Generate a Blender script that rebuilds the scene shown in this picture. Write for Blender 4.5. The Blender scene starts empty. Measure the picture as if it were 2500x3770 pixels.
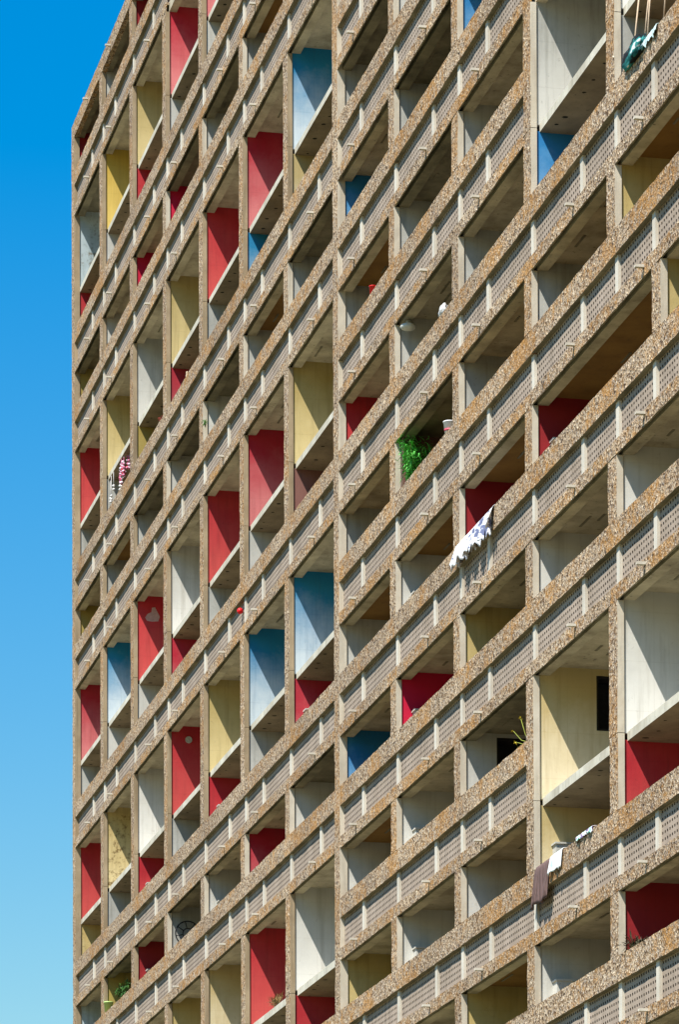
import bpy, bmesh, math, random
from mathutils import Vector, Matrix
R = math.radians
scene = bpy.context.scene
C = scene.collection

# ------------------------------------------------------------------ camera, sky, sun, exposure
H = 2.72            # storey
B = 5.894           # bay
Z0 = 54.05          # underside of the roof rail above the ground
cam_d = bpy.data.cameras.new('camera'); cam = bpy.data.objects.new('camera', cam_d); C.objects.link(cam)
cam_d.sensor_fit = 'VERTICAL'; cam_d.sensor_height = 36.0; cam_d.sensor_width = 36.0
cam_d.lens = 15000 / 3770 * 36.0
cam_d.shift_x = 0.0
cam_d.shift_y = (5757.1 - 1885.0) / 3770
cam_d.clip_start = 1.0; cam_d.clip_end = 6000
rx = Vector((0.218523, 0.975826, -0.003458)); dn = Vector((-0.024877, 0.002028, -0.999688)); fw = Vector((-0.975515, 0.218541, 0.024719))
m = Matrix.Identity(4)
for r in range(3):
    m[r][0] = rx[r]; m[r][1] = -dn[r]; m[r][2] = -fw[r]
m.translation = (137.6504, -21.5428, Z0 - 52.4016)
cam.matrix_world = m
scene.camera = cam

SUN = Vector((0.75, -1.0, 1.95)).normalized()        # towards the sun
world = bpy.data.worlds.new('World'); scene.world = world; world.use_nodes = True
nt = world.node_tree; bg = nt.nodes['Background']
sky = nt.nodes.new('ShaderNodeTexSky'); sky.sky_type = 'NISHITA'; sky.sun_disc = False
sky.sun_elevation = math.asin(SUN.z); sky.sun_rotation = math.atan2(SUN.x, SUN.y)
sky.altitude = 300; sky.air_density = 2.1; sky.dust_density = 0.0; sky.ozone_density = 10.0
hs = nt.nodes.new('ShaderNodeHueSaturation'); hs.inputs['Saturation'].default_value = 1.5; hs.inputs['Hue'].default_value = 0.506
nt.links.new(sky.outputs[0], hs.inputs['Color']); nt.links.new(hs.outputs[0], bg.inputs['Color'])
bg.inputs['Strength'].default_value = 0.085
sd = bpy.data.lights.new('sun', 'SUN'); so = bpy.data.objects.new('sun', sd); C.objects.link(so)
sd.energy = 5.0; sd.angle = R(0.5); sd.color = (1.0, 0.95, 0.86)
so.rotation_euler = (-SUN).to_track_quat('-Z', 'Y').to_euler(); so.location = (60, -60, 120)
scene.view_settings.view_transform = 'Standard'; scene.view_settings.look = 'None'
scene.view_settings.exposure = 0.85; scene.view_settings.gamma = 1.0
scene.cycles.max_bounces = 8

# ------------------------------------------------------------------ node helpers
def mat(name):
    mt = bpy.data.materials.new(name); mt.use_nodes = True
    n = mt.node_tree; n.nodes.clear()
    out = n.nodes.new('ShaderNodeOutputMaterial'); bs = n.nodes.new('ShaderNodeBsdfPrincipled')
    n.links.new(bs.outputs[0], out.inputs[0]); bs.inputs['Roughness'].default_value = 0.85
    bs.inputs['Specular IOR Level'].default_value = 0.25
    return mt, n, bs
def pos(n, scale=(1, 1, 1), rnd=False):
    g = n.nodes.new('ShaderNodeNewGeometry'); mp = n.nodes.new('ShaderNodeMapping'); mp.inputs['Scale'].default_value = scale
    n.links.new(g.outputs['Position'], mp.inputs['Vector']); return mp.outputs[0]
def noise(n, vec, scale, detail=4, rough=0.6):
    t = n.nodes.new('ShaderNodeTexNoise'); t.inputs['Scale'].default_value = scale; t.inputs['Detail'].default_value = detail
    t.inputs['Roughness'].default_value = rough; n.links.new(vec, t.inputs['Vector']); return t.outputs['Fac']
def ramp(n, fac, stops, interp='LINEAR'):
    r = n.nodes.new('ShaderNodeValToRGB'); r.color_ramp.interpolation = interp
    e = r.color_ramp.elements
    while len(e) < len(stops): e.new(0.5)
    for el, (p, c) in zip(e, stops):
        el.position = p; el.color = (c[0], c[1], c[2], 1) if hasattr(c, '__len__') else (c, c, c, 1)
    n.links.new(fac, r.inputs[0]); return r.outputs[0]
def mix(n, fac, a, b, mode='MIX'):
    x = n.nodes.new('ShaderNodeMix'); x.data_type = 'RGBA'; x.blend_type = mode
    for s, v in ((x.inputs[0], fac), (x.inputs[6], a), (x.inputs[7], b)):
        if isinstance(v, (int, float)): s.default_value = v
        elif isinstance(v, tuple): s.default_value = (v[0], v[1], v[2], 1)
        else: n.links.new(v, s)
    return x.outputs[2]
def bump(n, bs, h, strength, dist):
    b = n.nodes.new('ShaderNodeBump'); b.inputs['Strength'].default_value = strength; b.inputs['Distance'].default_value = dist
    n.links.new(h, b.inputs['Height']); n.links.new(b.outputs[0], bs.inputs['Normal'])
def mth(n, op, a, b):
    x = n.nodes.new('ShaderNodeMath'); x.operation = op
    for s, v in zip(x.inputs, (a, b)):
        if isinstance(v, (int, float)): s.default_value = v
        else: n.links.new(v, s)
    return x.outputs[0]

def pebble(name, lichen=0.5, size=25.0):
    mt, n, bs = mat(name)
    p = pos(n)
    v = n.nodes.new('ShaderNodeTexVoronoi'); v.inputs['Scale'].default_value = size; n.links.new(p, v.inputs['Vector'])
    sep = n.nodes.new('ShaderNodeSeparateColor'); n.links.new(v.outputs['Color'], sep.inputs[0])
    stones = ramp(n, sep.outputs[0], [(0.0, (0.035, 0.022, 0.012)), (0.22, (0.20, 0.125, 0.07)), (0.45, (0.44, 0.35, 0.25)),
                                      (0.66, (0.60, 0.49, 0.37)), (0.84, (0.36, 0.33, 0.32)), (1.0, (0.85, 0.76, 0.62))])
    v2 = n.nodes.new('ShaderNodeTexVoronoi'); v2.inputs['Scale'].default_value = size * 2.3; n.links.new(p, v2.inputs['Vector'])
    sep2 = n.nodes.new('ShaderNodeSeparateColor'); n.links.new(v2.outputs['Color'], sep2.inputs[0])
    fine = ramp(n, sep2.outputs[1], [(0, (0.32, 0.28, 0.25)), (0.5, (0.95, 0.92, 0.88)), (1, (1.5, 1.45, 1.4))])
    c = mix(n, 1.0, stones, fine, 'MULTIPLY')
    # rust coloured lichen in patches
    big = noise(n, p, 0.45, 5, 0.65); sm = noise(n, p, 5.0, 4, 0.7)
    pat = ramp(n, mth(n, 'ADD', mth(n, 'MULTIPLY', big, 0.55), mth(n, 'MULTIPLY', sm, 0.45)), [(0.49, 0.0), (0.57, 1.0)])
    lic = mix(n, sep2.outputs[0], (0.24, 0.115, 0.028), (0.60, 0.32, 0.075))
    lic = mix(n, 0.8, lic, mix(n, 1.0, fine, (1.1, 1.1, 1.1), 'MULTIPLY'), 'MULTIPLY')
    c = mix(n, mth(n, 'MULTIPLY', pat, mth(n, 'MULTIPLY', ramp(n, sep.outputs[1], [(0.15, 0.35), (0.45, 1.0)]), lichen)), c, lic)
    g = ramp(n, noise(n, p, 0.22, 3), [(0.35, (0.93, 0.88, 0.78)), (0.7, (0.66, 0.61, 0.54))])
    c = mix(n, 1.0, c, g, 'MULTIPLY')
    n.links.new(c, bs.inputs['Base Color']); bs.inputs['Roughness'].default_value = 0.95
    bump(n, bs, v.outputs['Distance'], 0.5, 0.02)
    return mt
def concrete(name, base, dark, streak=0.5, spots=0.0):
    mt, n, bs = mat(name); p = pos(n)
    a = noise(n, p, 1.1, 6, 0.65); st = noise(n, pos(n, (5, 5, 0.35)), 1.0, 4)
    c = mix(n, ramp(n, a, [(0.35, 0.0), (0.72, 1.0)]), base, dark)
    c = mix(n, mth(n, 'MULTIPLY', ramp(n, st, [(0.5, 0.0), (0.75, 1.0)]), streak), c, tuple(x * 0.62 for x in dark))
    if spots:
        s2 = noise(n, p, 9.0, 3, 0.7)
        c = mix(n, mth(n, 'MULTIPLY', ramp(n, s2, [(0.62, 0.0), (0.72, 1.0)]), spots), c, (0.05, 0.045, 0.04))
    n.links.new(c, bs.inputs['Base Color'])
    bump(n, bs, noise(n, p, 30, 3), 0.25, 0.01)
    return mt
def paint(name, col, faded, dirt=(0.12, 0.10, 0.07), fade=0.6, dirty=0.45, lichen=0.0, bleach=None):
    """old wall paint: bleached clouds, rain streaks, chips; every wall differs a little (Object Info random)"""
    mt, n, bs = mat(name)
    oi = n.nodes.new('ShaderNodeObjectInfo'); p0 = pos(n)
    add = n.nodes.new('ShaderNodeVectorMath'); add.operation = 'ADD'
    sc = n.nodes.new('ShaderNodeVectorMath'); sc.operation = 'SCALE'; sc.inputs[0].default_value = (37, 11, 53); n.links.new(oi.outputs['Random'], sc.inputs['Scale'])
    n.links.new(p0, add.inputs[0]); n.links.new(sc.outputs[0], add.inputs[1]); p = add.outputs[0]
    a = noise(n, p, 0.9, 6, 0.62)
    c = mix(n, mth(n, 'MULTIPLY', ramp(n, a, [(0.36, 0.0), (0.70, 1.0)]), fade), col, faded)
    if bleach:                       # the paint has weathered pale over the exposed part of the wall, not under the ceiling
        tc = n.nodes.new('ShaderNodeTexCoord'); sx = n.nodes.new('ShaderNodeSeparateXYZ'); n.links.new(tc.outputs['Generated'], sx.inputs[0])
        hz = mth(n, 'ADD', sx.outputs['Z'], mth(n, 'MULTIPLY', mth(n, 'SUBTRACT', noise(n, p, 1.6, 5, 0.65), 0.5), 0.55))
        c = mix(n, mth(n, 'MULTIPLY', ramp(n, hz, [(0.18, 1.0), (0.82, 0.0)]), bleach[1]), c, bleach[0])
    mp = n.nodes.new('ShaderNodeMapping'); mp.inputs['Scale'].default_value = (6, 6, 0.5); n.links.new(p, mp.inputs['Vector'])
    st = noise(n, mp.outputs[0], 1.0, 4)
    c = mix(n, mth(n, 'MULTIPLY', ramp(n, st, [(0.5, 0.0), (0.78, 1.0)]), dirty), c, mix(n, 0.72, c, dirt))
    ch = noise(n, p, 7.0, 3, 0.75)
    c = mix(n, mth(n, 'MULTIPLY', ramp(n, ch, [(0.64, 0.0), (0.69, 1.0)]), 0.35 * dirty), c, dirt)
    if lichen:
        l = noise(n, p, 6.0, 6, 0.75); l2 = noise(n, p, 0.6, 3)
        c = mix(n, mth(n, 'MULTIPLY', ramp(n, mth(n, 'ADD', mth(n, 'MULTIPLY', l, 0.6), mth(n, 'MULTIPLY', l2, 0.4)), [(0.52, 0.0), (0.60, 1.0)]), lichen), c, (0.13, 0.075, 0.02))
    sz = n.nodes.new('ShaderNodeSeparateXYZ'); n.links.new(p0, sz.inputs[0])
    for ax, per, off in (('Z', 0.93, 0.2), ('Y', 1.1, 0.35)):          # joints of the shuttering boards
        fr = mth(n, 'FRACT', mth(n, 'ADD', mth(n, 'DIVIDE', sz.outputs[ax], per), off), 0.0)
        c = mix(n, mth(n, 'MULTIPLY', mth(n, 'LESS_THAN', fr, 0.02), 0.10), c, dirt)
    val = ramp(n, oi.outputs['Random'], [(0, 0.88), (1, 1.08)])
    c = mix(n, 1.0, c, val, 'MULTIPLY')
    n.links.new(c, bs.inputs['Base Color']); bs.inputs['Roughness'].default_value = 0.7
    bump(n, bs, noise(n, p, 18, 3), 0.2, 0.01)
    return mt
def plain(name, col, rough=0.6, var=0.25, metal=0.0, scale=14):
    mt, n, bs = mat(name)
    c = mix(n, ramp(n, noise(n, pos(n), scale, 3), [(0.35, 0.0), (0.7, 1.0)]), col, tuple(x * (1 - var) for x in col))
    n.links.new(c, bs.inputs['Base Color']); bs.inputs['Roughness'].default_value = rough; bs.inputs['Metallic'].default_value = metal
    return mt

M = {}
M['pebble'] = pebble('pebble_dash', 0.80); M['pebble_fin'] = pebble('pebble_dash_fin', 0.60)
M['smooth'] = concrete('smooth_concrete', (0.62, 0.56, 0.45), (0.46, 0.39, 0.29), 0.5)
M['weathered'] = concrete('weathered_concrete', (0.40, 0.31, 0.20), (0.26, 0.19, 0.11), 0.7, 0.35)
M['post'] = concrete('pale_concrete', (0.62, 0.58, 0.49), (0.46, 0.41, 0.33), 0.4)
M['panel'] = concrete('pinkish_concrete', (0.38, 0.305, 0.24), (0.28, 0.22, 0.165), 0.5)
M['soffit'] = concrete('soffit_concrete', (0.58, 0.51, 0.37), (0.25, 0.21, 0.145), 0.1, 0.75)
M['soffit_dark'] = concrete('dark_soffit_rail_shade', (0.27, 0.24, 0.165), (0.09, 0.08, 0.052), 0.1, 0.6)  # dark ceilings; also colours in the shade beneath the parapet rails
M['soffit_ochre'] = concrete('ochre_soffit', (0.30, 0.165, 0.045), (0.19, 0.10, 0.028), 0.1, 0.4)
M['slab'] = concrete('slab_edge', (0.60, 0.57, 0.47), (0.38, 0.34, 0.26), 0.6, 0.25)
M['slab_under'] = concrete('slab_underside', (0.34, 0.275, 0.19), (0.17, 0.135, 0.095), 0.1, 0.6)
M['dark'] = plain('dark_gap', (0.02, 0.018, 0.015), 0.9)
M['grime_shade'] = plain('hole_grime_shade', (0.06, 0.045, 0.033), 0.95)  # dark hole sides: shade painted in together with grime
M['wood'] = plain('back_joinery', (0.16, 0.10, 0.06), 0.6); M['glass'] = plain('dark_pane', (0.02, 0.022, 0.025), 0.12)
W = {
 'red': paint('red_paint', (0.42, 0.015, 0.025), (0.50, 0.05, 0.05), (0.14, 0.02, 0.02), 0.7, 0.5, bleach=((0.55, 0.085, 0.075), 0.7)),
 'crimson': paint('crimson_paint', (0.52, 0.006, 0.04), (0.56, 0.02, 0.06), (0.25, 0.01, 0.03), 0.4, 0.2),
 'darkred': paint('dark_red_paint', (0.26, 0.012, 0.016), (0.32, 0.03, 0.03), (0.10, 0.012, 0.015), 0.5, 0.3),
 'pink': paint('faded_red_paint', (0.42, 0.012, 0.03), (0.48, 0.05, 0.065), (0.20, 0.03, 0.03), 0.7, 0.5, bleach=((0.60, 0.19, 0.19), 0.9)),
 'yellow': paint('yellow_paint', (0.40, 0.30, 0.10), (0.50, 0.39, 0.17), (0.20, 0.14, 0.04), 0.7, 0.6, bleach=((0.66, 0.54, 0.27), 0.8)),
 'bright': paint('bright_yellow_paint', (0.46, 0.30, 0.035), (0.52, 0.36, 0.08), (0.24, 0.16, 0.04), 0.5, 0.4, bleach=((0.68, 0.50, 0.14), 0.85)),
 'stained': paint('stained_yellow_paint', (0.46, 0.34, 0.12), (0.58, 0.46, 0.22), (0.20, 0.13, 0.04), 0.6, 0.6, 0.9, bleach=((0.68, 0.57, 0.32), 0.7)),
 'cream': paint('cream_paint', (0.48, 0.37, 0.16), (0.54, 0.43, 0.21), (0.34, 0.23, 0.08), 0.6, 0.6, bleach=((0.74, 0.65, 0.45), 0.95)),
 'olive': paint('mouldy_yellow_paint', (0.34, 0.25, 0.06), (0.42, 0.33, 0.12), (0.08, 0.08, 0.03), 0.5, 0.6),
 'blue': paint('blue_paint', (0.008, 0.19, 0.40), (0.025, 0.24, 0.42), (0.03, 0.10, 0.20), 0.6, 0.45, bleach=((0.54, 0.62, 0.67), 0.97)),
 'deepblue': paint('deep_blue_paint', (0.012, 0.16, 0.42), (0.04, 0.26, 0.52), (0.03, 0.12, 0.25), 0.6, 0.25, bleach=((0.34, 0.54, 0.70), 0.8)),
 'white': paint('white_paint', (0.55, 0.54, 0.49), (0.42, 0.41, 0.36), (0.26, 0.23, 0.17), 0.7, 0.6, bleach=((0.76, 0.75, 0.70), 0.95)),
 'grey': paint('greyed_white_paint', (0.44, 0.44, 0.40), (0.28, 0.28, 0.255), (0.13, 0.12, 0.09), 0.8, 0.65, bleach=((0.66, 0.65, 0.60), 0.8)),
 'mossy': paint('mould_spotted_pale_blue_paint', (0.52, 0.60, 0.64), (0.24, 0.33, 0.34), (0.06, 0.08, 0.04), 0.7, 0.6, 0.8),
 'brown': paint('brown_paint', (0.20, 0.085, 0.07), (0.26, 0.13, 0.10), (0.08, 0.05, 0.04), 0.6, 0.4),
}
WL = {'red': 'red painted side wall', 'crimson': 'crimson painted side wall', 'darkred': 'dark red side wall', 'pink': 'faded pinkish red side wall',
      'yellow': 'dull yellow side wall', 'bright': 'bright yellow side wall', 'stained': 'yellow side wall with brown lichen stains', 'cream': 'cream yellow side wall',
      'olive': 'mouldy olive yellow side wall', 'blue': 'blue side wall bleached pale', 'deepblue': 'deep blue side wall', 'white': 'white side wall', 'grey': 'weathered grey white side wall',
      'mossy': 'pale blue side wall spotted with mould', 'brown': 'brown side wall'}

# ------------------------------------------------------------------ mesh helpers
class MB:
    def __init__(s): s.v = []; s.f = []; s.mi = []; s.smooth = []
    def quad(s, pts, mi=0, sm=False):
        b = len(s.v); s.v += [tuple(p) for p in pts]; s.f.append(tuple(range(b, b + len(pts)))); s.mi.append(mi); s.smooth.append(sm)
    def box(s, x0, x1, y0, y1, z0, z1, mi=0, right=None, bottom=None, front=None):
        b = len(s.v)
        s.v += [(x0, y0, z0), (x1, y0, z0), (x1, y1, z0), (x0, y1, z0), (x0, y0, z1), (x1, y0, z1), (x1, y1, z1), (x0, y1, z1)]
        for f, k in (((0, 3, 2, 1), bottom), ((4, 5, 6, 7), None), ((0, 1, 5, 4), front), ((1, 2, 6, 5), right), ((2, 3, 7, 6), None), ((3, 0, 4, 7), None)):
            s.f.append(tuple(b + i for i in f)); s.mi.append(mi if k is None else k); s.smooth.append(False)
    def strip(s, x0, x1, prof, mi, rng, jit=0.008, step=0.22, fm=None):
        """extrude a closed y-z profile along x with slightly broken edges"""
        k = max(2, int((x1 - x0) / step)); n = len(prof); b = len(s.v)
        for i in range(k + 1):
            x = x0 + (x1 - x0) * i / k
            for (y, z) in prof: s.v.append((x + (rng.uniform(-jit, jit) if 0 < i < k else 0), y + rng.uniform(-jit, jit) * 0.6, z + rng.uniform(-jit, jit)))
        for i in range(k):
            for j in range(n):
                a = b + i * n + j; a2 = b + i * n + (j + 1) % n
                s.f.append((a, a2, a2 + n, a + n)); s.mi.append(mi if fm is None else fm[j]); s.smooth.append(False)
        s.f.append(tuple(b + j for j in range(n))[::-1]); s.mi.append(mi); s.smooth.append(False)
        s.f.append(tuple(b + k * n + j for j in range(n))); s.mi.append(mi); s.smooth.append(False)
    def tube(s, pts, r, n=8, mi=0, r2=None):
        b = len(s.v); pts = [Vector(p) for p in pts]
        for i, p in enumerate(pts):
            t = (pts[min(i + 1, len(pts) - 1)] - pts[max(i - 1, 0)]).normalized()
            u = t.orthogonal().normalized(); w = t.cross(u)
            rr = r if r2 is None else r + (r2 - r) * i / (len(pts) - 1)
            for j in range(n):
                a = 2 * math.pi * j / n; s.v.append(tuple(p + (u * math.cos(a) + w * math.sin(a)) * rr))
        for i in range(len(pts) - 1):
            for j in range(n):
                s.f.append((b + i * n + j, b + i * n + (j + 1) % n, b + (i + 1) * n + (j + 1) % n, b + (i + 1) * n + j)); s.mi.append(mi); s.smooth.append(True)
        s.f.append(tuple(b + j for j in range(n))[::-1]); s.mi.append(mi); s.smooth.append(False)
        s.f.append(tuple(b + (len(pts) - 1) * n + j for j in range(n))); s.mi.append(mi); s.smooth.append(False)
    def lathe(s, c, prof, n=16, mi=0):
        b = len(s.v)
        for (r, z) in prof:
            for j in range(n):
                a = 2 * math.pi * j / n; s.v.append((c[0] + r * math.cos(a), c[1] + r * math.sin(a), c[2] + z))
        for i in range(len(prof) - 1):
            for j in range(n):
                s.f.append((b + i * n + j, b + i * n + (j + 1) % n, b + (i + 1) * n + (j + 1) % n, b + (i + 1) * n + j)); s.mi.append(mi); s.smooth.append(True)
        s.f.append(tuple(b + j for j in range(n))[::-1]); s.mi.append(mi); s.smooth.append(False)
        s.f.append(tuple(b + (len(prof) - 1) * n + j for j in range(n))); s.mi.append(mi); s.smooth.append(False)
    def mesh(s, name, mats):
        me = bpy.data.meshes.new(name); me.from_pydata(s.v, [], s.f)
        for q in mats: me.materials.append(q)
        me.polygons.foreach_set('material_index', s.mi); me.polygons.foreach_set('use_smooth', s.smooth); me.update(); return me
    def build(s, name, mats, parent=None, loc=(0, 0, 0)):
        return link(name, s.mesh(name, mats if isinstance(mats, (list, tuple)) else [mats]), parent, loc)
def link(name, me, parent=None, loc=(0, 0, 0)):
    o = bpy.data.objects.new(name, me); C.objects.link(o); o.location = loc
    if parent: o.parent = parent
    return o
def tag(o, label=None, cat=None, group=None, kind=None):
    for k, v in (('label', label), ('category', cat), ('group', group), ('kind', kind)):
        if v: o[k] = v
    return o
def ez(k): return Z0 - k * H

# ------------------------------------------------------------------ setting: ground
mt, n, bs = mat('lawn'); p = pos(n)
n.links.new(mix(n, ramp(n, noise(n, p, 0.08, 6), [(0.4, 0.0), (0.6, 1.0)]), (0.07, 0.085, 0.03), (0.15, 0.125, 0.07)), bs.inputs['Base Color'])
g = MB(); g.quad([(-2500, -2500, 0), (2500, -2500, 0), (2500, 2500, 0), (-2500, 2500, 0)])
tag(g.build('ground', mt), kind='structure')

# ------------------------------------------------------------------ the building
block = bpy.data.objects.new('apartment_block', None); C.objects.link(block); block.location = (0, 0, 0)
tag(block, 'tall concrete apartment block with a grid of recessed loggias and painted side walls', 'building')
WN = 0.035                    # loggia wall set back behind the fin's edge
FW = 0.55                    # fin width
NB = 13
core = MB()
core.box(0.02, NB * B, 2.06, 22.0, 0.02, Z0 + 0.30)
core.build('main_block', M['soffit'], block)
# roof rail with its drips
rng = random.Random(5)
RAIL = lambda z0, z1: [(0.0, z0), (0.0, z1), (0.17, z1), (0.17, z0)]
roof = MB()
for i in range(0, 5): roof.strip(i * B + (0.0 if i == 0 else FW), (i + 1) * B + FW - 0.01, RAIL(Z0, Z0 + 0.52), 0, rng)
roof.box(0.0, 5 * B + FW, 0.172, 2.05, Z0 + 0.20, Z0 + 0.36, 0)
roof_o = roof.build('roof_rail', M['pebble'], block)

# --- spout
def spout_mesh():
    s = MB()
    s.box(-0.045, 0.045, -0.17, 0.0, 0, 0.018); s.box(-0.045, -0.025, -0.17, 0.0, 0.018, 0.05); s.box(0.025, 0.045, -0.17, 0.0, 0.018, 0.05)
    return s.mesh('drain_spout', [M['post']])
SP = spout_mesh()
for i in range(5): link('drain_spout', SP, roof_o, (i * B + (0.60 if i % 2 == 0 else 0.385) * B, 0, Z0 + 0.17))
# --- perforated panels
def panel_mesh(L, hgt):
    s = MB(); t = 0.045
    nx = int(round(L / 0.142)); nz = 6; hw = 0.064; hh = 0.050
    px = L / nx; pz = hgt / nz
    xs = []; zs = []
    for i in range(nx): c = (i + 0.5) * px; xs += [c - hw / 2, c + hw / 2]
    for i in range(nz): c = (i + 0.5) * pz; zs += [c - hh / 2, c + hh / 2]
    xs = [0] + xs + [L]; zs = [0] + zs + [hgt]
    nX, nZ = len(xs), len(zs)
    for y in (0, t):
        for z in zs:
            for x in xs: s.v.append((x, y, z))
    idx = lambda y, i, k: y * nX * nZ + k * nX + i
    def F(f, k=0): s.f.append(f); s.mi.append(k); s.smooth.append(False)
    for k in range(nZ - 1):
        for i in range(nX - 1):
            if i % 2 == 1 and k % 2 == 1:
                for (a, b2, c, d) in ((i, k, i + 1, k), (i + 1, k, i + 1, k + 1), (i + 1, k + 1, i, k + 1), (i, k + 1, i, k)):
                    F((idx(0, a, b2), idx(1, a, b2), idx(1, c, d), idx(0, c, d)), 1)
            else:
                F((idx(0, i, k), idx(0, i + 1, k), idx(0, i + 1, k + 1), idx(0, i, k + 1)))
                F((idx(1, i, k), idx(1, i, k + 1), idx(1, i + 1, k + 1), idx(1, i + 1, k)))
    return s.mesh('perforated_panel', [M['panel'], M['grime_shade']])
PZ0, PZ1 = 0.105 * H, 0.380 * H          # between bottom rail and top rail
TOP = 0.558 * H
PM = {}
def panel(L):
    L = round(L, 2)
    if L not in PM: PM[L] = panel_mesh(L, PZ1 - PZ0 + 0.02)
    return PM[L]
pm = MB(); pm.box(0, 0.20, 0.06, 0.17, PZ0 - 0.02, PZ1 + 0.02)
POST = pm.mesh('post', [M['post']])

LG = {}
LINES = {}
def parapet(i, k):
    """parapet at line k in front of bay i: two pebble rails (the part itself), posts, panels, spout"""
    z = ez(k); r = random.Random(i * 97 + k * 13)
    pil_left = i in (0, 7); x0 = i * B + FW + 0.004; x1 = (i + 1) * B + FW - 0.006
    if i + 1 == 7 or (i + 1 in LINES and k not in LINES[i + 1]): x1 = (i + 1) * B - 0.006
    s = MB()
    s.strip(x0, x1, [(0.0, 0.0), (0.0, PZ0), (0.17, PZ0), (0.17, 0.21), (0.05, 0.20), (0.04, 0.0)], 0, r, fm=[0, 0, 0, 1, 1, 1])  # groove and underside faces coloured dark to paint in their shade
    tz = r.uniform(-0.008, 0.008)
    s.strip(x0, x1, [(0.0, PZ1 + tz), (0.0, TOP + tz), (0.19, TOP + tz), (0.19, PZ1 + tz)], 0, r, fm=[0, 0, 0, 1])  # underside takes the dark colour as painted shade below the top rail
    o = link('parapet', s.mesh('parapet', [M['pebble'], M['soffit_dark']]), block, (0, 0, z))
    mid = 0.68 if i % 2 == 0 else 0.475
    a = i * B + (FW - 0.21 if not pil_left else FW - 0.15); bnd = i * B + mid * B - 0.1; e = (i + 1) * B + FW - 0.21
    if x1 < (i + 1) * B: e = (i + 1) * B - 0.01
    if not pil_left: link('post', POST, o, (a, 0, 0))
    link('post', POST, o, (bnd, 0, 0))
    p0 = a + 0.20 if not pil_left else x0 - 0.0
    link('perforated_panel', panel(bnd - p0 - 0.004), o, (p0 + 0.002, 0.115, PZ0 - 0.01))
    link('perforated_panel', panel(e - bnd - 0.204), o, (bnd + 0.202, 0.115, PZ0 - 0.01))
    link('drain_spout', SP, o, (i * B + (0.62 if i % 2 == 0 else 0.40) * B, 0, PZ0 * 0.62 + r.uniform(-0.02, 0.02)))
    return o

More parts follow.
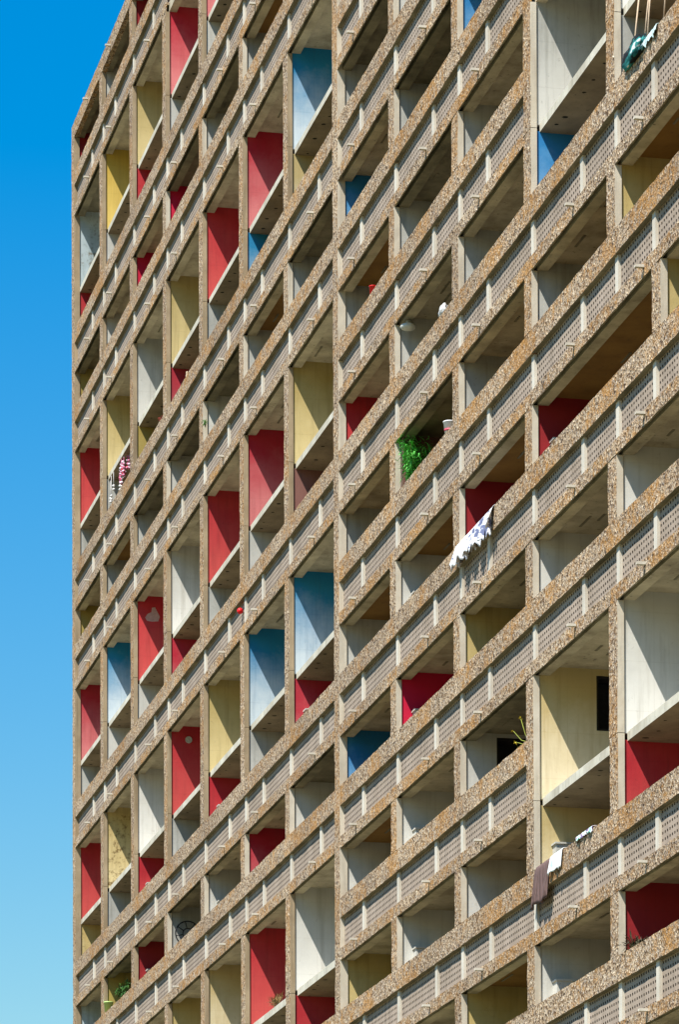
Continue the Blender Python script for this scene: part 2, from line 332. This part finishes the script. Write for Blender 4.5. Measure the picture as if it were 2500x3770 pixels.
def loggia(i, k1, k2, up, low=None, ceil='soffit', x0=None, x1=None, box=None, win=None):
    """recess between lines k1 (ceiling) and k2 (parapet): the part is ceiling, floor slab and back wall"""
    xa = i * B if x0 is None else x0 * B; xb = (i + 1) * B if x1 is None else x1 * B
    zt, zb = ez(k1), ez(k2)
    m0, m1 = xa + FW / 2, xb + FW / 2
    s = MB()
    s.box(m0, m1, 0.13, 0.36, zt + 0.012, zt + 0.302, 1)                                     # downstand beam behind the rail
    s.box(m0, m1, 0.36, 2.0, zt + 0.19, zt + 0.30, 0)                                        # ceiling slab
    rr = random.Random(i * 31 + k1 * 7)
    if k2 - k1 > 0:
        s.box(m0, m1, 2.0, 2.045, zb + 0.3, zt + 0.30, 2)                                    # joinery at the back
        for q in range(1, 4): s.box(m0 + (m1 - m0) * q / 4 - 0.04, m0 + (m1 - m0) * q / 4 + 0.04, 1.96, 2.0, zb + 0.302, zt + 0.188, 2)
    for q in range(2):                                                                        # a patched joint in the ceiling
        yy = rr.uniform(0.55, 1.2); xx = rr.uniform(m0 + 0.6, m1 - 2.0)
        s.box(xx, xx + rr.uniform(0.3, 0.9), yy, yy + 0.05, zt + 0.178, zt + 0.189, 3)
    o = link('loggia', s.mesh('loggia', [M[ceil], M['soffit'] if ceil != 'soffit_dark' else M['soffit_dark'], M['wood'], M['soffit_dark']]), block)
    # fin
    f = MB(); r = random.Random(i * 71 + k1 * 5)
    if (i not in (0, 7)):
        zlo = zb + TOP + 0.012; segs = [(zlo, zt - 0.006)]
        if k2 - k1 > 1.5: zc = ez(k1 + 1) + 0.22 + r.uniform(-0.1, 0.1); segs = [(zlo, zc - 0.006), (zc + 0.006, zt - 0.006)]
        for (q0, q1) in segs:
            k = max(2, int((q1 - q0) / 0.25)); b = len(f.v)
            for j in range(k + 1):
                z = q0 + (q1 - q0) * j / k; e = lambda a=0.007: r.uniform(-a, a)
                f.v += [(xa + e(), 0.004 + e(), z), (xa + FW + e(0.003), 0.004 + e(), z), (xa + FW, 0.135, z), (xa, 0.135, z)]
            for j in range(k):
                for t, mi in ((0, 0), (1, 1), (2, 0), (3, 0)):
                    a = b + j * 4 + t; a2 = b + j * 4 + (t + 1) % 4
                    f.f.append((a, a2, a2 + 4, a + 4)); f.mi.append(mi); f.smooth.append(False)
            f.f.append((b + 3, b + 2, b + 1, b)); f.mi.append(0); f.smooth.append(False)
            t = b + k * 4; f.f.append((t, t + 1, t + 2, t + 3)); f.mi.append(0); f.smooth.append(False)
        link('partition_fin', f.mesh('partition_fin', [M['pebble_fin'], M['weathered' if (i < 7 and (k2 - k1 > 1.5 or i < 3)) else 'smooth']]), o)
    # side wall(s)
    wl, wr = xa + WN, xa + FW - WN
    def wall(z0, z1, colr, hole=None):
        w = MB()
        if hole:
            (y0, y1, h0, h1) = hole
            w.box(wl, wr, 0.15, y0, z0, z1); w.box(wl, wr, y1, 2.0, z0, z1); w.box(wl, wr, y0, y1, z0, h0); w.box(wl, wr, y0, y1, h1, z1)
        else: w.box(wl, wr, 0.15, 2.0, z0, z1)
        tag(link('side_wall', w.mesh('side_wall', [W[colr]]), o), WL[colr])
        if hole:
            q = MB(); q.box(wl + 0.05, wl + 0.08, y0 + 0.05, y1 - 0.05, h0 + 0.05, h1 - 0.05, 1)
            for bx in ((y0, y0 + 0.05, h0, h1), (y1 - 0.05, y1, h0, h1), (y0 + 0.05, y1 - 0.05, h0, h0 + 0.05), (y0 + 0.05, y1 - 0.05, h1 - 0.05, h1)):
                q.box(wl + 0.03, wr - 0.02, bx[0] + 0.001, bx[1] - 0.001, bx[2] + 0.001, bx[3] - 0.001, 0)
            tag(link('side_window', q.mesh('side_window', [M['dark'], M['glass']]), o), 'dark window opening in the side wall')
    if k2 - k1 > 1.5:
        sb = ez(k1 + 1) + 0.095; st = sb + 0.165
        wall(st - 0.02, zt + 0.20, up, win); wall(zb + 0.28, sb + 0.02, low)
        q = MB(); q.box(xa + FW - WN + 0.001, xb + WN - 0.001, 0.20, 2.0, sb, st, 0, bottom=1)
        q.box(xa + FW - WN + 0.001, xb + WN - 0.001, 0.25, 0.31, st, st + 0.05, 0)
        nh = 7
        for t in range(nh):
            cx = xa + FW + 0.25 + t * (B - 0.9) / (nh - 1) + r.uniform(-0.25, 0.25); cy = 0.45 + r.uniform(-0.1, 0.1); hr = r.uniform(0.6, 1.2)
            q.quad([(cx + 0.05 * hr * math.cos(a) * r.uniform(0.8, 1.2), cy + 0.055 * hr * math.sin(a) * r.uniform(0.8, 1.2), sb - 0.004) for a in [-2 * math.pi * u / 10 for u in range(10)]], 2)
        link('mezzanine_slab', q.mesh('mezzanine_slab', [M['slab'], M['slab_under'], M['dark']]), o)
    else:
        wall(zb + 0.28, zt + 0.20, up, win)
    if box is not None:
        q = MB(); zz = zb + TOP + 0.46 + box
        q.box(wr + 0.002, wr + 0.28, 0.40, 0.78, zb + 0.30, zz, 0); q.box(wr + 0.002, wr + 0.31, 0.37, 0.81, zz, zz + 0.035, 0)
        link('wall_box', q.mesh('wall_box', [W['white']]), o)
    return o

# continuous pilasters at the corner and at the joint of the two facade zones
for i, zlow in ((0, ez(13)), (7, ez(15))):
    f = MB(); r = random.Random(i + 3); zt = Z0 - 0.004; k = int((zt - zlow) / 0.3); b = len(f.v); xa = i * B
    for j in range(k + 1):
        z = zlow + (zt - zlow) * j / k; e = lambda a=0.008: r.uniform(-a, a)
        f.v += [(xa + e(), -0.004 + e(), z), (xa + FW + e(0.003), -0.004 + e(), z), (xa + FW, 0.19, z), (xa, 0.19, z)]
    for j in range(k):
        for t, mi in ((0, 0), (1, 1), (2, 0), (3, 0)):
            a = b + j * 4 + t; a2 = b + j * 4 + (t + 1) % 4
            f.f.append((a, a2, a2 + 4, a + 4)); f.mi.append(mi); f.smooth.append(False)
    f.f.append((b + 3, b + 2, b + 1, b)); f.mi.append(0); f.smooth.append(False)
    t = b + k * 4; f.f.append((t, t + 1, t + 2, t + 3)); f.mi.append(0); f.smooth.append(False)
    link('pilaster', f.mesh('pilaster', [M['pebble_fin'], M['weathered'] if i == 0 else M['smooth']]), block)

S, D = 1, 2
T = {   # bay: (ceiling line, parapet line, upper wall, lower wall, options)
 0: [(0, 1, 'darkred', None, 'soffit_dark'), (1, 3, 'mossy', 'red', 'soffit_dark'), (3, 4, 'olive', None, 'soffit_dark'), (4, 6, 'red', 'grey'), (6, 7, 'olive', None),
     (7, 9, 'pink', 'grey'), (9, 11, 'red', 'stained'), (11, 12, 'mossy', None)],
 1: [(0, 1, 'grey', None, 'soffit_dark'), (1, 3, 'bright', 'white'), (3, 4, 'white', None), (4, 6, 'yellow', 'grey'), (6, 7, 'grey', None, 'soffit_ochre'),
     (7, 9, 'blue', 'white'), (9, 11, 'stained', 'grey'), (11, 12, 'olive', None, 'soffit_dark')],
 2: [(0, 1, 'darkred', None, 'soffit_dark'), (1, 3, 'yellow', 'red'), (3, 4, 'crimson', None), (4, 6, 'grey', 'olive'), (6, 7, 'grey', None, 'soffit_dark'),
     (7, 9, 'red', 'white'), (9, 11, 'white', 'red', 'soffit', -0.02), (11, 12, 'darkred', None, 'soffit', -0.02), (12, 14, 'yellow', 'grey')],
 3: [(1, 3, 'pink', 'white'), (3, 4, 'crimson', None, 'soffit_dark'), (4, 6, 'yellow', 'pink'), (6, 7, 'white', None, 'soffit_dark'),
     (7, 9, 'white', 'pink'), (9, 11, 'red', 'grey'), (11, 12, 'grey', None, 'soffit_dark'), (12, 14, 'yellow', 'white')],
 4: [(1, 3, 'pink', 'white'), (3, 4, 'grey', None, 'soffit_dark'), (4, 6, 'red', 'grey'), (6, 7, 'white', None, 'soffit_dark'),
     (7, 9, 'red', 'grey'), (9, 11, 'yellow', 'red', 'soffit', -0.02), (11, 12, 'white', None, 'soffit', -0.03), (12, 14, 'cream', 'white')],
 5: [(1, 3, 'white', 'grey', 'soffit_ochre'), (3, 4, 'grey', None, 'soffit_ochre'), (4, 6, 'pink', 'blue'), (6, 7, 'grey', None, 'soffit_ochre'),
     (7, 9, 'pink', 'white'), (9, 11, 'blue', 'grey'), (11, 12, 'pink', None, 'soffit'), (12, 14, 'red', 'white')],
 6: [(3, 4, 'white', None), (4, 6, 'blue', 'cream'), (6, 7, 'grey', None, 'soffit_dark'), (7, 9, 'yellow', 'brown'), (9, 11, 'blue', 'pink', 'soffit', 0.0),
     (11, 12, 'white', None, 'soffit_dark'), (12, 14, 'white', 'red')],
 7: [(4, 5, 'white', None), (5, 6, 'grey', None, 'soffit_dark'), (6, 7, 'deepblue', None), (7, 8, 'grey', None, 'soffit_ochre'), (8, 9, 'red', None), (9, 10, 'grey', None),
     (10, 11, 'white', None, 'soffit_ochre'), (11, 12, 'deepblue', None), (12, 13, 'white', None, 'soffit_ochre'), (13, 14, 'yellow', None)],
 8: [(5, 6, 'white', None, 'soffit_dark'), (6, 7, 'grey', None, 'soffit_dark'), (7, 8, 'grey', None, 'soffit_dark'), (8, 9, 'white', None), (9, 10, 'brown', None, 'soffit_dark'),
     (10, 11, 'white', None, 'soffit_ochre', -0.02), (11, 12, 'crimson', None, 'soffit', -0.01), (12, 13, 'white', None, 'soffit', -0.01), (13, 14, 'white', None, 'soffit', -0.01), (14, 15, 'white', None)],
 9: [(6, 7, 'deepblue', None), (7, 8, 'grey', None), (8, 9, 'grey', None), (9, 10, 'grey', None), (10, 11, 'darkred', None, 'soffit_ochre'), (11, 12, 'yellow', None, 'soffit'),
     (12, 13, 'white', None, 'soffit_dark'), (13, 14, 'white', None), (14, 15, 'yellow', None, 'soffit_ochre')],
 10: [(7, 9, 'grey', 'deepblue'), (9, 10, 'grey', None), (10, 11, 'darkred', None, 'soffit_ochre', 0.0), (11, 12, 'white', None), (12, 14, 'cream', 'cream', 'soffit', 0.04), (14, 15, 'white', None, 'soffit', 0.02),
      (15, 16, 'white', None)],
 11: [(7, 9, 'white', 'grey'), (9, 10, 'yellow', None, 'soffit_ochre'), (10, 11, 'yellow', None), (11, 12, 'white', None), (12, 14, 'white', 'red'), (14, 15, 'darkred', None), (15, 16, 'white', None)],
}
for i, rows in T.items(): LINES[i] = {row[1] for row in rows} | {rows[0][0]}
for i, rows in T.items():
    for row in rows:
        k1, k2, up, low = row[:4]; ceil = row[4] if len(row) > 4 else 'soffit'; bx = row[5] if len(row) > 5 else None
        x0 = x1 = None
        if k1 == 10 and i == 10: x1 = 11.48
        if k1 == 10 and i == 11: x0 = 11.48; x1 = 13
        win = None
        if (i, k1) == (10, 12): win = (1.33, 1.95, 20.36, 21.47)
        if (i, k1) == (9, 12): win = (0.82, 1.60, 20.30, 21.52)
        LG[(i, k1)] = loggia(i, k1, k2, up, low, ceil, x0, x1, bx, win)
        parapet(i, k2)

# ------------------------------------------------------------------ things left out on the loggias
def rail(k): return ez(k) + TOP
def cloth_mat(name, cols, scale=(6, 6, 6), stripe=None, thr=0.5):
    mt, n, bs = mat(name); p = pos(n, scale)
    c = ramp(n, noise(n, p, 1.0, 2), [(thr - 0.03, cols[0]), (thr + 0.03, cols[1])]) if len(cols) == 2 else None
    if c is None:
        t = noise(n, p, 1.0, 2); c = ramp(n, t, [(0.34 + 0.3 * i / (len(cols) - 1), q) for i, q in enumerate(cols)], 'CONSTANT')
    n.links.new(c, bs.inputs['Base Color']); bs.inputs['Roughness'].default_value = 0.95
    bump(n, bs, noise(n, pos(n), 120, 2), 0.2, 0.004); return mt
def drape(name, mt, x0, x1, k, front, back, label, cat, group=None, seed=1, fold=0.03, skew=0.0, ragged=0.0, wave=4.0, top=0.0):
    """cloth hung over the top rail k: back flap, over the rail, long front flap with folds"""
    r = random.Random(seed); W_ = x1 - x0; nx = max(10, int(W_ / 0.035)); z = rail(k) + 0.016 + top
    prof = [(0.205, -back + back * t / 3) for t in range(3)] + [(0.20, 0.0), (0.10, 0.006), (0.0, 0.0)] + [(-0.022, -front * (t + 1) / 10) for t in range(10)]
    ph = [r.uniform(0, 6.28) for _ in range(3)]
    bm = bmesh.new(); rows = []
    for i in range(nx + 1):
        u = i / nx; x = x0 + u * W_; col = []
        cut = 1.0 + (r.uniform(-ragged, ragged) if ragged else 0) + 0.04 * math.sin(u * 9 + ph[0])
        for j, (y, h) in enumerate(prof):
            d = max(0, -h / max(front, 0.01)) if j > 5 else 0
            f = fold * d * (math.sin(u * wave * 6.28 + ph[1]) + 0.5 * math.sin(u * wave * 15 + ph[2]))
            yy = y - (abs(fold) * 1.2 * d + f if j > 5 else -0.006)
            col.append(bm.verts.new((x + skew * (-h) * (j > 5), yy, z + (h * cut if j > 5 else h))))
        rows.append(col)
    for i in range(nx):
        for j in range(len(prof) - 1):
            fc = bm.faces.new((rows[i][j], rows[i + 1][j], rows[i + 1][j + 1], rows[i][j + 1])); fc.smooth = True
    me = bpy.data.meshes.new(name); bm.to_mesh(me); bm.free(); me.materials.append(mt)
    o = link(name, me); sm = o.modifiers.new('thickness', 'SOLIDIFY'); sm.thickness = 0.008; sm.offset = 0
    return tag(o, label, cat, group)

drape('blanket', cloth_mat('brown_wool', [(0.10, 0.062, 0.055), (0.16, 0.10, 0.09)], (30, 30, 0.8)), 59.66, 60.78, 14, 0.78, 0.2,
      'brown blanket hanging in long folds over the pebble parapet below the cream loggia', 'blanket', None, 3, 0.030, -0.30, 0.0, 3.2)
drape('towel', cloth_mat('white_turquoise', [(0.82, 0.84, 0.82), (0.40, 0.74, 0.68)], (5, 5, 4), None, 0.60), 60.80, 61.66, 14, 0.36, 0.25,
      'white and turquoise towel hanging beside the brown blanket', 'towel', None, 8, 0.03, -0.2, 0.10, 2.0, 0.012)
drape('cloth', cloth_mat('white_purple_teal', [(0.16, 0.12, 0.22), (0.75, 0.70, 0.75), (0.25, 0.58, 0.50), (0.80, 0.80, 0.78)], (4, 4, 9)), 62.60, 63.75, 14, 0.10, 0.2,
      'small white, purple and teal cloth crumpled on the parapet right of the brown blanket', 'cloth', None, 5, 0.02, 0.0, 0.35, 3.0, 0.02)
drape('laundry', cloth_mat('white_navy_print', [(0.72, 0.73, 0.75), (0.12, 0.14, 0.24)], (3.2, 3.2, 6.0), None, 0.55), 53.45, 56.55, 11, 0.52, 0.2,
      'row of white laundry with navy prints draped over the parapet under a dark red loggia', 'laundry', None, 4, 0.075, -0.1, 0.22, 5.0)

def lump(name, mt, x, y, z, sx, sy, sz, label, cat, seed=1, group=None):
    bm = bmesh.new(); bmesh.ops.create_icosphere(bm, subdivisions=3, radius=1.0); r = random.Random(seed)
    ph = [Vector((r.uniform(-3, 3), r.uniform(-3, 3), r.uniform(-3, 3))) for _ in range(5)]
    for v in bm.verts:
        k = 1 + sum(0.11 * math.sin(4.2 * v.co.dot(q) + i) for i, q in enumerate(ph)); c = v.co * k
        v.co = Vector((c.x * sx, c.y * sy, max(c.z, -0.45) * sz))
    for f in bm.faces: f.smooth = True
    me = bpy.data.meshes.new(name); bm.to_mesh(me); bm.free(); me.materials.append(mt)
    return tag(link(name, me, None, (x, y, z + 0.45 * sz)), label, cat, group)
lump('garment', plain('white_cotton', (0.66, 0.65, 0.63), 0.9, 0.35), 52.05, 0.06, rail(9) + 0.006, 0.26, 0.08, 0.15, 'crumpled white garment left on the parapet beside a pebble fin', 'garment', 2)
lump('laundry_bundle', cloth_mat('teal_black', [(0.004, 0.006, 0.008), (0.006, 0.012, 0.014), (0.015, 0.13, 0.13), (0.04, 0.26, 0.25), (0.70, 0.76, 0.76)], (2.0, 4, 5)), 66.75, -0.02, rail(9) - 0.12, 0.60, 0.10, 0.26,
     'bundle of teal, black and white clothes hung over the parapet under four pale cords', 'laundry', 6)
drape('shirt', plain('pale_teal_cotton', (0.55, 0.70, 0.70), 0.9, 0.3), 67.35, 68.15, 9, 0.16, 0.2, 'pale shirt lying over the parapet right of the teal and black bundle', 'shirt', None, 9, 0.02, 0.1, 0.3, 2.0, 0.02)
CM = plain('pale_cord', (0.62, 0.47, 0.33), 0.9)
for q, (x, dx) in enumerate(((66.35, 0.02), (67.02, 0.10), (67.22, -0.06), (68.22, 0.05))):
    t = MB(); zt_ = ez(8) + 0.09; zb_ = rail(9) + 0.03
    t.tube([(x + dx, 0.19, zt_ + (0.0 if q else -0.05)), (x + dx * 0.4, 0.13, (zt_ + zb_) / 2), (x, 0.08, zb_)], 0.016, 6)
    tag(t.build('cord', CM), 'pale cord hanging from the slab down to the teal laundry at the upper right', 'cord', 'cords above the teal laundry')

# bucket, cup, ball, plate, lamp
b = MB(); b.lathe((0, 0, 0), [(0.10, 0.0), (0.13, 0.24), (0.14, 0.245), (0.14, 0.265), (0.12, 0.265), (0.10, 0.03)], 20)
bk = tag(b.build('bucket', plain('white_plastic', (0.82, 0.81, 0.82), 0.35, 0.06), None, (52.42, 0.09, rail(10) + 0.004)), 'white plastic bucket with a red stripe standing on the parapet', 'bucket')
b = MB(); b.lathe((0, 0, 0), [(0.1075, 0.05), (0.1085, 0.05), (0.1155, 0.10), (0.1145, 0.10)], 20); b.build('stripe', plain('red_print', (0.55, 0.08, 0.12), 0.4), bk)
b = MB(); b.lathe((0, 0, 0), [(0.07, 0.0), (0.085, 0.20), (0.092, 0.205), (0.092, 0.22), (0.078, 0.22), (0.06, 0.02)], 18)
tag(b.build('cup', plain('red_plastic', (0.75, 0.02, 0.02), 0.35, 0.05), None, (45.15, 0.09, rail(8) + 0.004)), 'bright red plastic cup standing on a parapet', 'cup')
bm = bmesh.new(); bmesh.ops.create_uvsphere(bm, u_segments=20, v_segments=14, radius=0.085)
for f in bm.faces: f.smooth = True
me = bpy.data.meshes.new('ball'); bm.to_mesh(me); bm.free(); me.materials.append(plain('red_rubber', (0.75, 0.015, 0.02), 0.4, 0.05))
tag(link('ball', me, None, (29.35, 0.028, 30.37)), 'small red ball caught against the perforated panel below a top rail', 'ball')
b = MB(); b.lathe((0, 0, 0), [(0.05, 0.0), (0.10, 0.02), (0.105, 0.05), (0.09, 0.055), (0.06, 0.03), (0.035, 0.03), (0.03, 0.05), (0.015, 0.055)], 20)
pl = b.build('wall_plate', plain('grey_ceramic', (0.46, 0.45, 0.42), 0.4), None, (3 * B + FW - WN + 0.003, 0.66, 29.35)); pl.rotation_euler = (0, R(90), 0)
tag(pl, 'small round grey ornament hung on a red loggia wall', 'ornament')
b = MB(); b.lathe((0, 0, 0), [(0.05, 0.16), (0.06, 0.08), (0.16, 0.05), (0.19, 0.0), (0.15, -0.05), (0.06, -0.08)], 20)
tag(b.build('ceiling_lamp', plain('frosted_glass', (0.62, 0.63, 0.58), 0.4, 0.1), None, (8 * B + FW + 0.35, 0.24, ez(8) - 0.152)), 'round frosted ceiling lamp at the edge of a white loggia', 'lamp')
# pale patch left on the red wall
hp = [(0.0, -0.22), (0.20, -0.20), (0.25, -0.05), (0.17, 0.10), (0.10, 0.24), (0.0, 0.22), (-0.02, 0.08), (-0.14, 0.02), (-0.22, -0.10), (-0.16, -0.2)]
b = MB(); b.quad([(2 * B + FW - WN + 0.005, 0.60 + y, 34.62 + z) for y, z in hp])
b.build('paint_patch', plain('pale_pink_patch', (0.55, 0.33, 0.31), 0.8, 0.2), LG[(2, 7)])['label'] = 'pale heart shaped patch on the red wall'
# round black metal frame
b = MB(); rr_ = 0.38; cx, cy, cz = 18.42, 0.60, 23.49
P = lambda rad, a: (cx - 0.10 * (rad * math.sin(a) + rr_), cy + rad * math.cos(a), cz + rad * math.sin(a))
ring = lambda rad: [P(rad, 2 * math.pi * q / 40) for q in range(41)]
b.tube(ring(rr_), 0.022, 6); b.tube(ring(rr_ * 0.42), 0.018, 6)
for q in range(8): b.tube([P(rr_ * 0.42, math.pi * q / 4 + 0.2), P(rr_, math.pi * q / 4 + 0.2)], 0.016, 6)
tag(b.build('round_frame', plain('black_metal', (0.012, 0.012, 0.014), 0.4)), 'round black metal frame with spokes leaning inside a grey loggia', 'metal frame')

# ---- plants
def leafmat(name, a, b2):
    mt, n, bs = mat(name); oi = noise(n, pos(n), 9, 2)
    n.links.new(ramp(n, oi, [(0.35, a), (0.65, b2)]), bs.inputs['Base Color']); bs.inputs['Roughness'].default_value = 0.5; return mt
def leaf(s, p, d, L, w, mi=0, droop=0.3):
    p = Vector(p); d = Vector(d).normalized(); side = d.cross(Vector((0, 0, 1)))
    side = side.normalized() if side.length > 0.01 else Vector((1, 0, 0))
    q = p + d * L * 0.5 + Vector((0, 0, 0.04 * L)); e = p + d * L - Vector((0, 0, droop * L))
    s.quad([p, q - side * w / 2, e, q + side * w / 2], mi, True)
def bush(name, c, size, n, L, w, mats, label, cat, seed=1, up=0.3, pot=None, stems=6):
    r = random.Random(seed); root = bpy.data.objects.new(name, None); C.objects.link(root); root.location = c; tag(root, label, cat)
    st = MB(); lf = MB()
    tips = []
    for k in range(stems):
        a = r.uniform(0, 6.28); t = Vector((math.cos(a) * size[0] * r.uniform(0.3, 1), math.sin(a) * size[1] * r.uniform(0.3, 1), size[2] * r.uniform(0.6, 1.0)))
        b0 = Vector((t.x * 0.15, t.y * 0.15, 0.0)); mid = b0.lerp(t, 0.5) + Vector((0, 0, 0.12 * size[2])); pts = [b0, mid, t]
        st.tube(pts, 0.012, 5, 0, 0.004); tips.append(pts)
    for k in range(n):
        pts = r.choice(tips); u = r.uniform(0.25, 1.0); p = pts[0].lerp(pts[1], u * 2) if u < 0.5 else pts[1].lerp(pts[2], u * 2 - 1)
        p = p + Vector((r.gauss(0, 1) * size[0] * 0.10, r.gauss(0, 1) * size[1] * 0.10, r.gauss(0, 1) * size[2] * 0.06))
        d = Vector((r.gauss(0, 1), r.gauss(0, 1), r.gauss(up, 0.6))); leaf(lf, p, d, L * r.uniform(0.6, 1.3), w * r.uniform(0.7, 1.2), 0, r.uniform(0.0, 0.5))
    st.build('stems', mats[1], root); lf.build('foliage', mats[0], root)
    if pot:
        b = MB(); b.lathe((0, 0, -pot[1]), [(pot[0] * 0.75, 0), (pot[0], pot[1] * 0.9), (pot[0] * 1.08, pot[1] * 0.9), (pot[0] * 1.08, pot[1]), (pot[0] * 0.9, pot[1]), (pot[0] * 0.85, pot[1] * 0.9)], 18); b.build('pot', pot[2], root)
    return root
G1 = leafmat('fresh_leaf', (0.05, 0.34, 0.04), (0.16, 0.58, 0.11)); G2 = leafmat('dark_leaf', (0.02, 0.075, 0.015), (0.06, 0.16, 0.03)); GS = plain('stem', (0.10, 0.12, 0.03), 0.8)
DRY = leafmat('dry_leaf', (0.20, 0.13, 0.05), (0.32, 0.22, 0.09)); GREY = leafmat('grey_leaf', (0.03, 0.035, 0.02), (0.09, 0.085, 0.05))
TERRA = plain('terracotta', (0.36, 0.14, 0.07), 0.8)
bush('leafy_plant', (48.30, 0.36, 27.95), (0.70, 0.36, 1.68), 1500, 0.19, 0.030, (G1, GS), 'large bright green feathery plant growing up behind the parapet of a dark loggia', 'plant', 3, 0.2, (0.22, 0.35, TERRA), 16)
b = MB(); SK = plain('weathered_timber', (0.20, 0.13, 0.10), 0.9)
for q, (x, hgt) in enumerate(((48.0, 1.35), (48.02, 0.75), (48.05, 0.95))):
    b = MB(); b.box(-0.05, 0.05, -0.018, 0.018, 0, hgt + 0.5); o = b.build('stake', SK, None, (x, 0.06 + 0.13 * q, rail(10) - 0.5)); o.rotation_euler = (R(-2), R(2 - q * 2), 0.3 * q)
    tag(o, 'weathered timber stake at the left edge of the bright green feathery plant', 'stake', 'stakes by the feathery plant')
bush('spiky_plant', (65.75, 0.22, rail(15) - 0.05), (0.30, 0.16, 0.22), 120, 0.30, 0.035, (GREY, GS), 'spiky grey green plant in front of a dark red wall', 'plant', 4, 0.9, None, 8)
bush('dry_plant', (32.55, 0.34, ez(13) + 0.27), (0.75, 0.10, 0.30), 260, 0.22, 0.02, (DRY, plain('dry_stem', (0.22, 0.15, 0.07), 0.9)), 'dry brown grass tuft on the slab in front of a red wall', 'plant', 5, 1.2, None, 12)
bush('weed', (24.35, 0.03, 36.92), (0.14, 0.05, 0.22), 40, 0.10, 0.03, (G1, GS), 'small green weed sprouting beside a fin of the left zone', 'weed', 6, 0.2, None, 4)
pot = bush('potted_plant', (8.6, 0.30, rail(12) + 0.18), (1.5, 0.12, 0.55), 420, 0.16, 0.05, (G2, GS), 'dark green leafy plant trailing beside a lime green pot', 'plant', 7, 0.3, None, 12)
b = MB(); b.lathe((0, 0, 0), [(0.11, 0), (0.145, 0.34), (0.158, 0.34), (0.158, 0.38), (0.135, 0.38), (0.12, 0.32)], 18)
tag(b.build('flower_pot', plain('lime_plastic', (0.48, 0.66, 0.22), 0.45, 0.12), None, (6.62, 0.13, rail(12) + 0.004)), 'lime green flower pot standing on a parapet near the bottom left', 'pot')
# yellow flowers on long stalks
fl = bpy.data.objects.new('flower_stalks', None); C.objects.link(fl); fl.location = (58.80, 0.12, rail(13)); tag(fl, 'thin stalks with small yellow flowers leaning out past a pebble fin', 'flowers')
st = MB(); hd = MB(); r = random.Random(2)
for (dx, dz) in ((-1.15, 0.50), (-0.55, 0.62), (-0.95, 0.22)):
    st.tube([(0, 0, 0), (dx * 0.5, -0.02, dz * 0.35), (dx, -0.04, dz)], 0.007, 5)
    for q in range(7): leaf(hd, (dx, -0.04, dz), (r.gauss(0, 1), r.gauss(0, 1), r.gauss(0.2, 0.6)), 0.055, 0.04)
    for q in range(2): leaf(st, (dx * r.uniform(0.3, 0.9), -0.03, dz * r.uniform(0.3, 0.8)), (r.gauss(0, 1), r.gauss(0, 0.5), 0.4), 0.06, 0.012)
st.build('stems', plain('yellow_green_stem', (0.30, 0.34, 0.05), 0.7), fl); hd.build('flower_heads', plain('yellow_petal', (0.70, 0.58, 0.06), 0.6), fl)
# garland of shells and flowers hanging under the slab of a yellow loggia
gl = bpy.data.objects.new('garland', None); C.objects.link(gl); gl.location = (8.0, 0.3, ez(5) + 0.08); tag(gl, 'hanging garland of white shells and red and pink flowers under a slab', 'garland')
SHELL = plain('white_shell', (0.74, 0.72, 0.70), 0.5, 0.2); PETAL = cloth_mat('red_pink', [(0.50, 0.03, 0.05), (0.62, 0.22, 0.36), (0.72, 0.62, 0.66), (0.45, 0.35, 0.45)], (9, 9, 9)); r = random.Random(11)
for q in range(15):
    x = r.uniform(-1.4, 1.9); y = r.uniform(-0.10, 0.1); L = r.uniform(0.10, 0.50); b = MB()
    b.tube([(x, y, 0), (x, y, -L - 0.3)], 0.008, 4); nb = 4 if x >= 0.45 else 2
    for t in range(nb):
        rad = r.uniform(0.035, 0.07); b.lathe((x + r.uniform(-0.03, 0.03), y, -L - 0.3 + t * 0.12), [(rad * 0.4, -rad * 0.8), (rad, -rad * 0.2), (rad * 0.9, rad * 0.4), (rad * 0.3, rad * 0.8)], 8, 0)
    b.build('flower_strand' if x >= 0.45 else 'shell_strand', PETAL if x >= 0.45 else SHELL, gl)
# pink flowers and a small figure on the parapet of the white and yellow loggias
pf = bush('flowers', (17.0, 0.09, rail(6) - 0.02), (0.55, 0.06, 0.26), 90, 0.08, 0.05, (plain('pink_petal', (0.60, 0.22, 0.20), 0.7, 0.4), GS), 'small tuft of pink flowers above a top rail in the left zone', 'flowers', 9, 0.3, None, 7)
b = MB(); b.lathe((0, 0, 0), [(0.05, 0), (0.06, 0.03), (0.035, 0.07), (0.045, 0.14), (0.03, 0.18), (0.038, 0.21), (0.034, 0.25), (0.01, 0.27)], 14)
tag(b.build('statuette', plain('cream_plaster', (0.50, 0.38, 0.26), 0.6, 0.3), None, (21.15, 0.10, rail(6) + 0.004)), 'small cream statuette standing on a parapet under a slab', 'statuette')
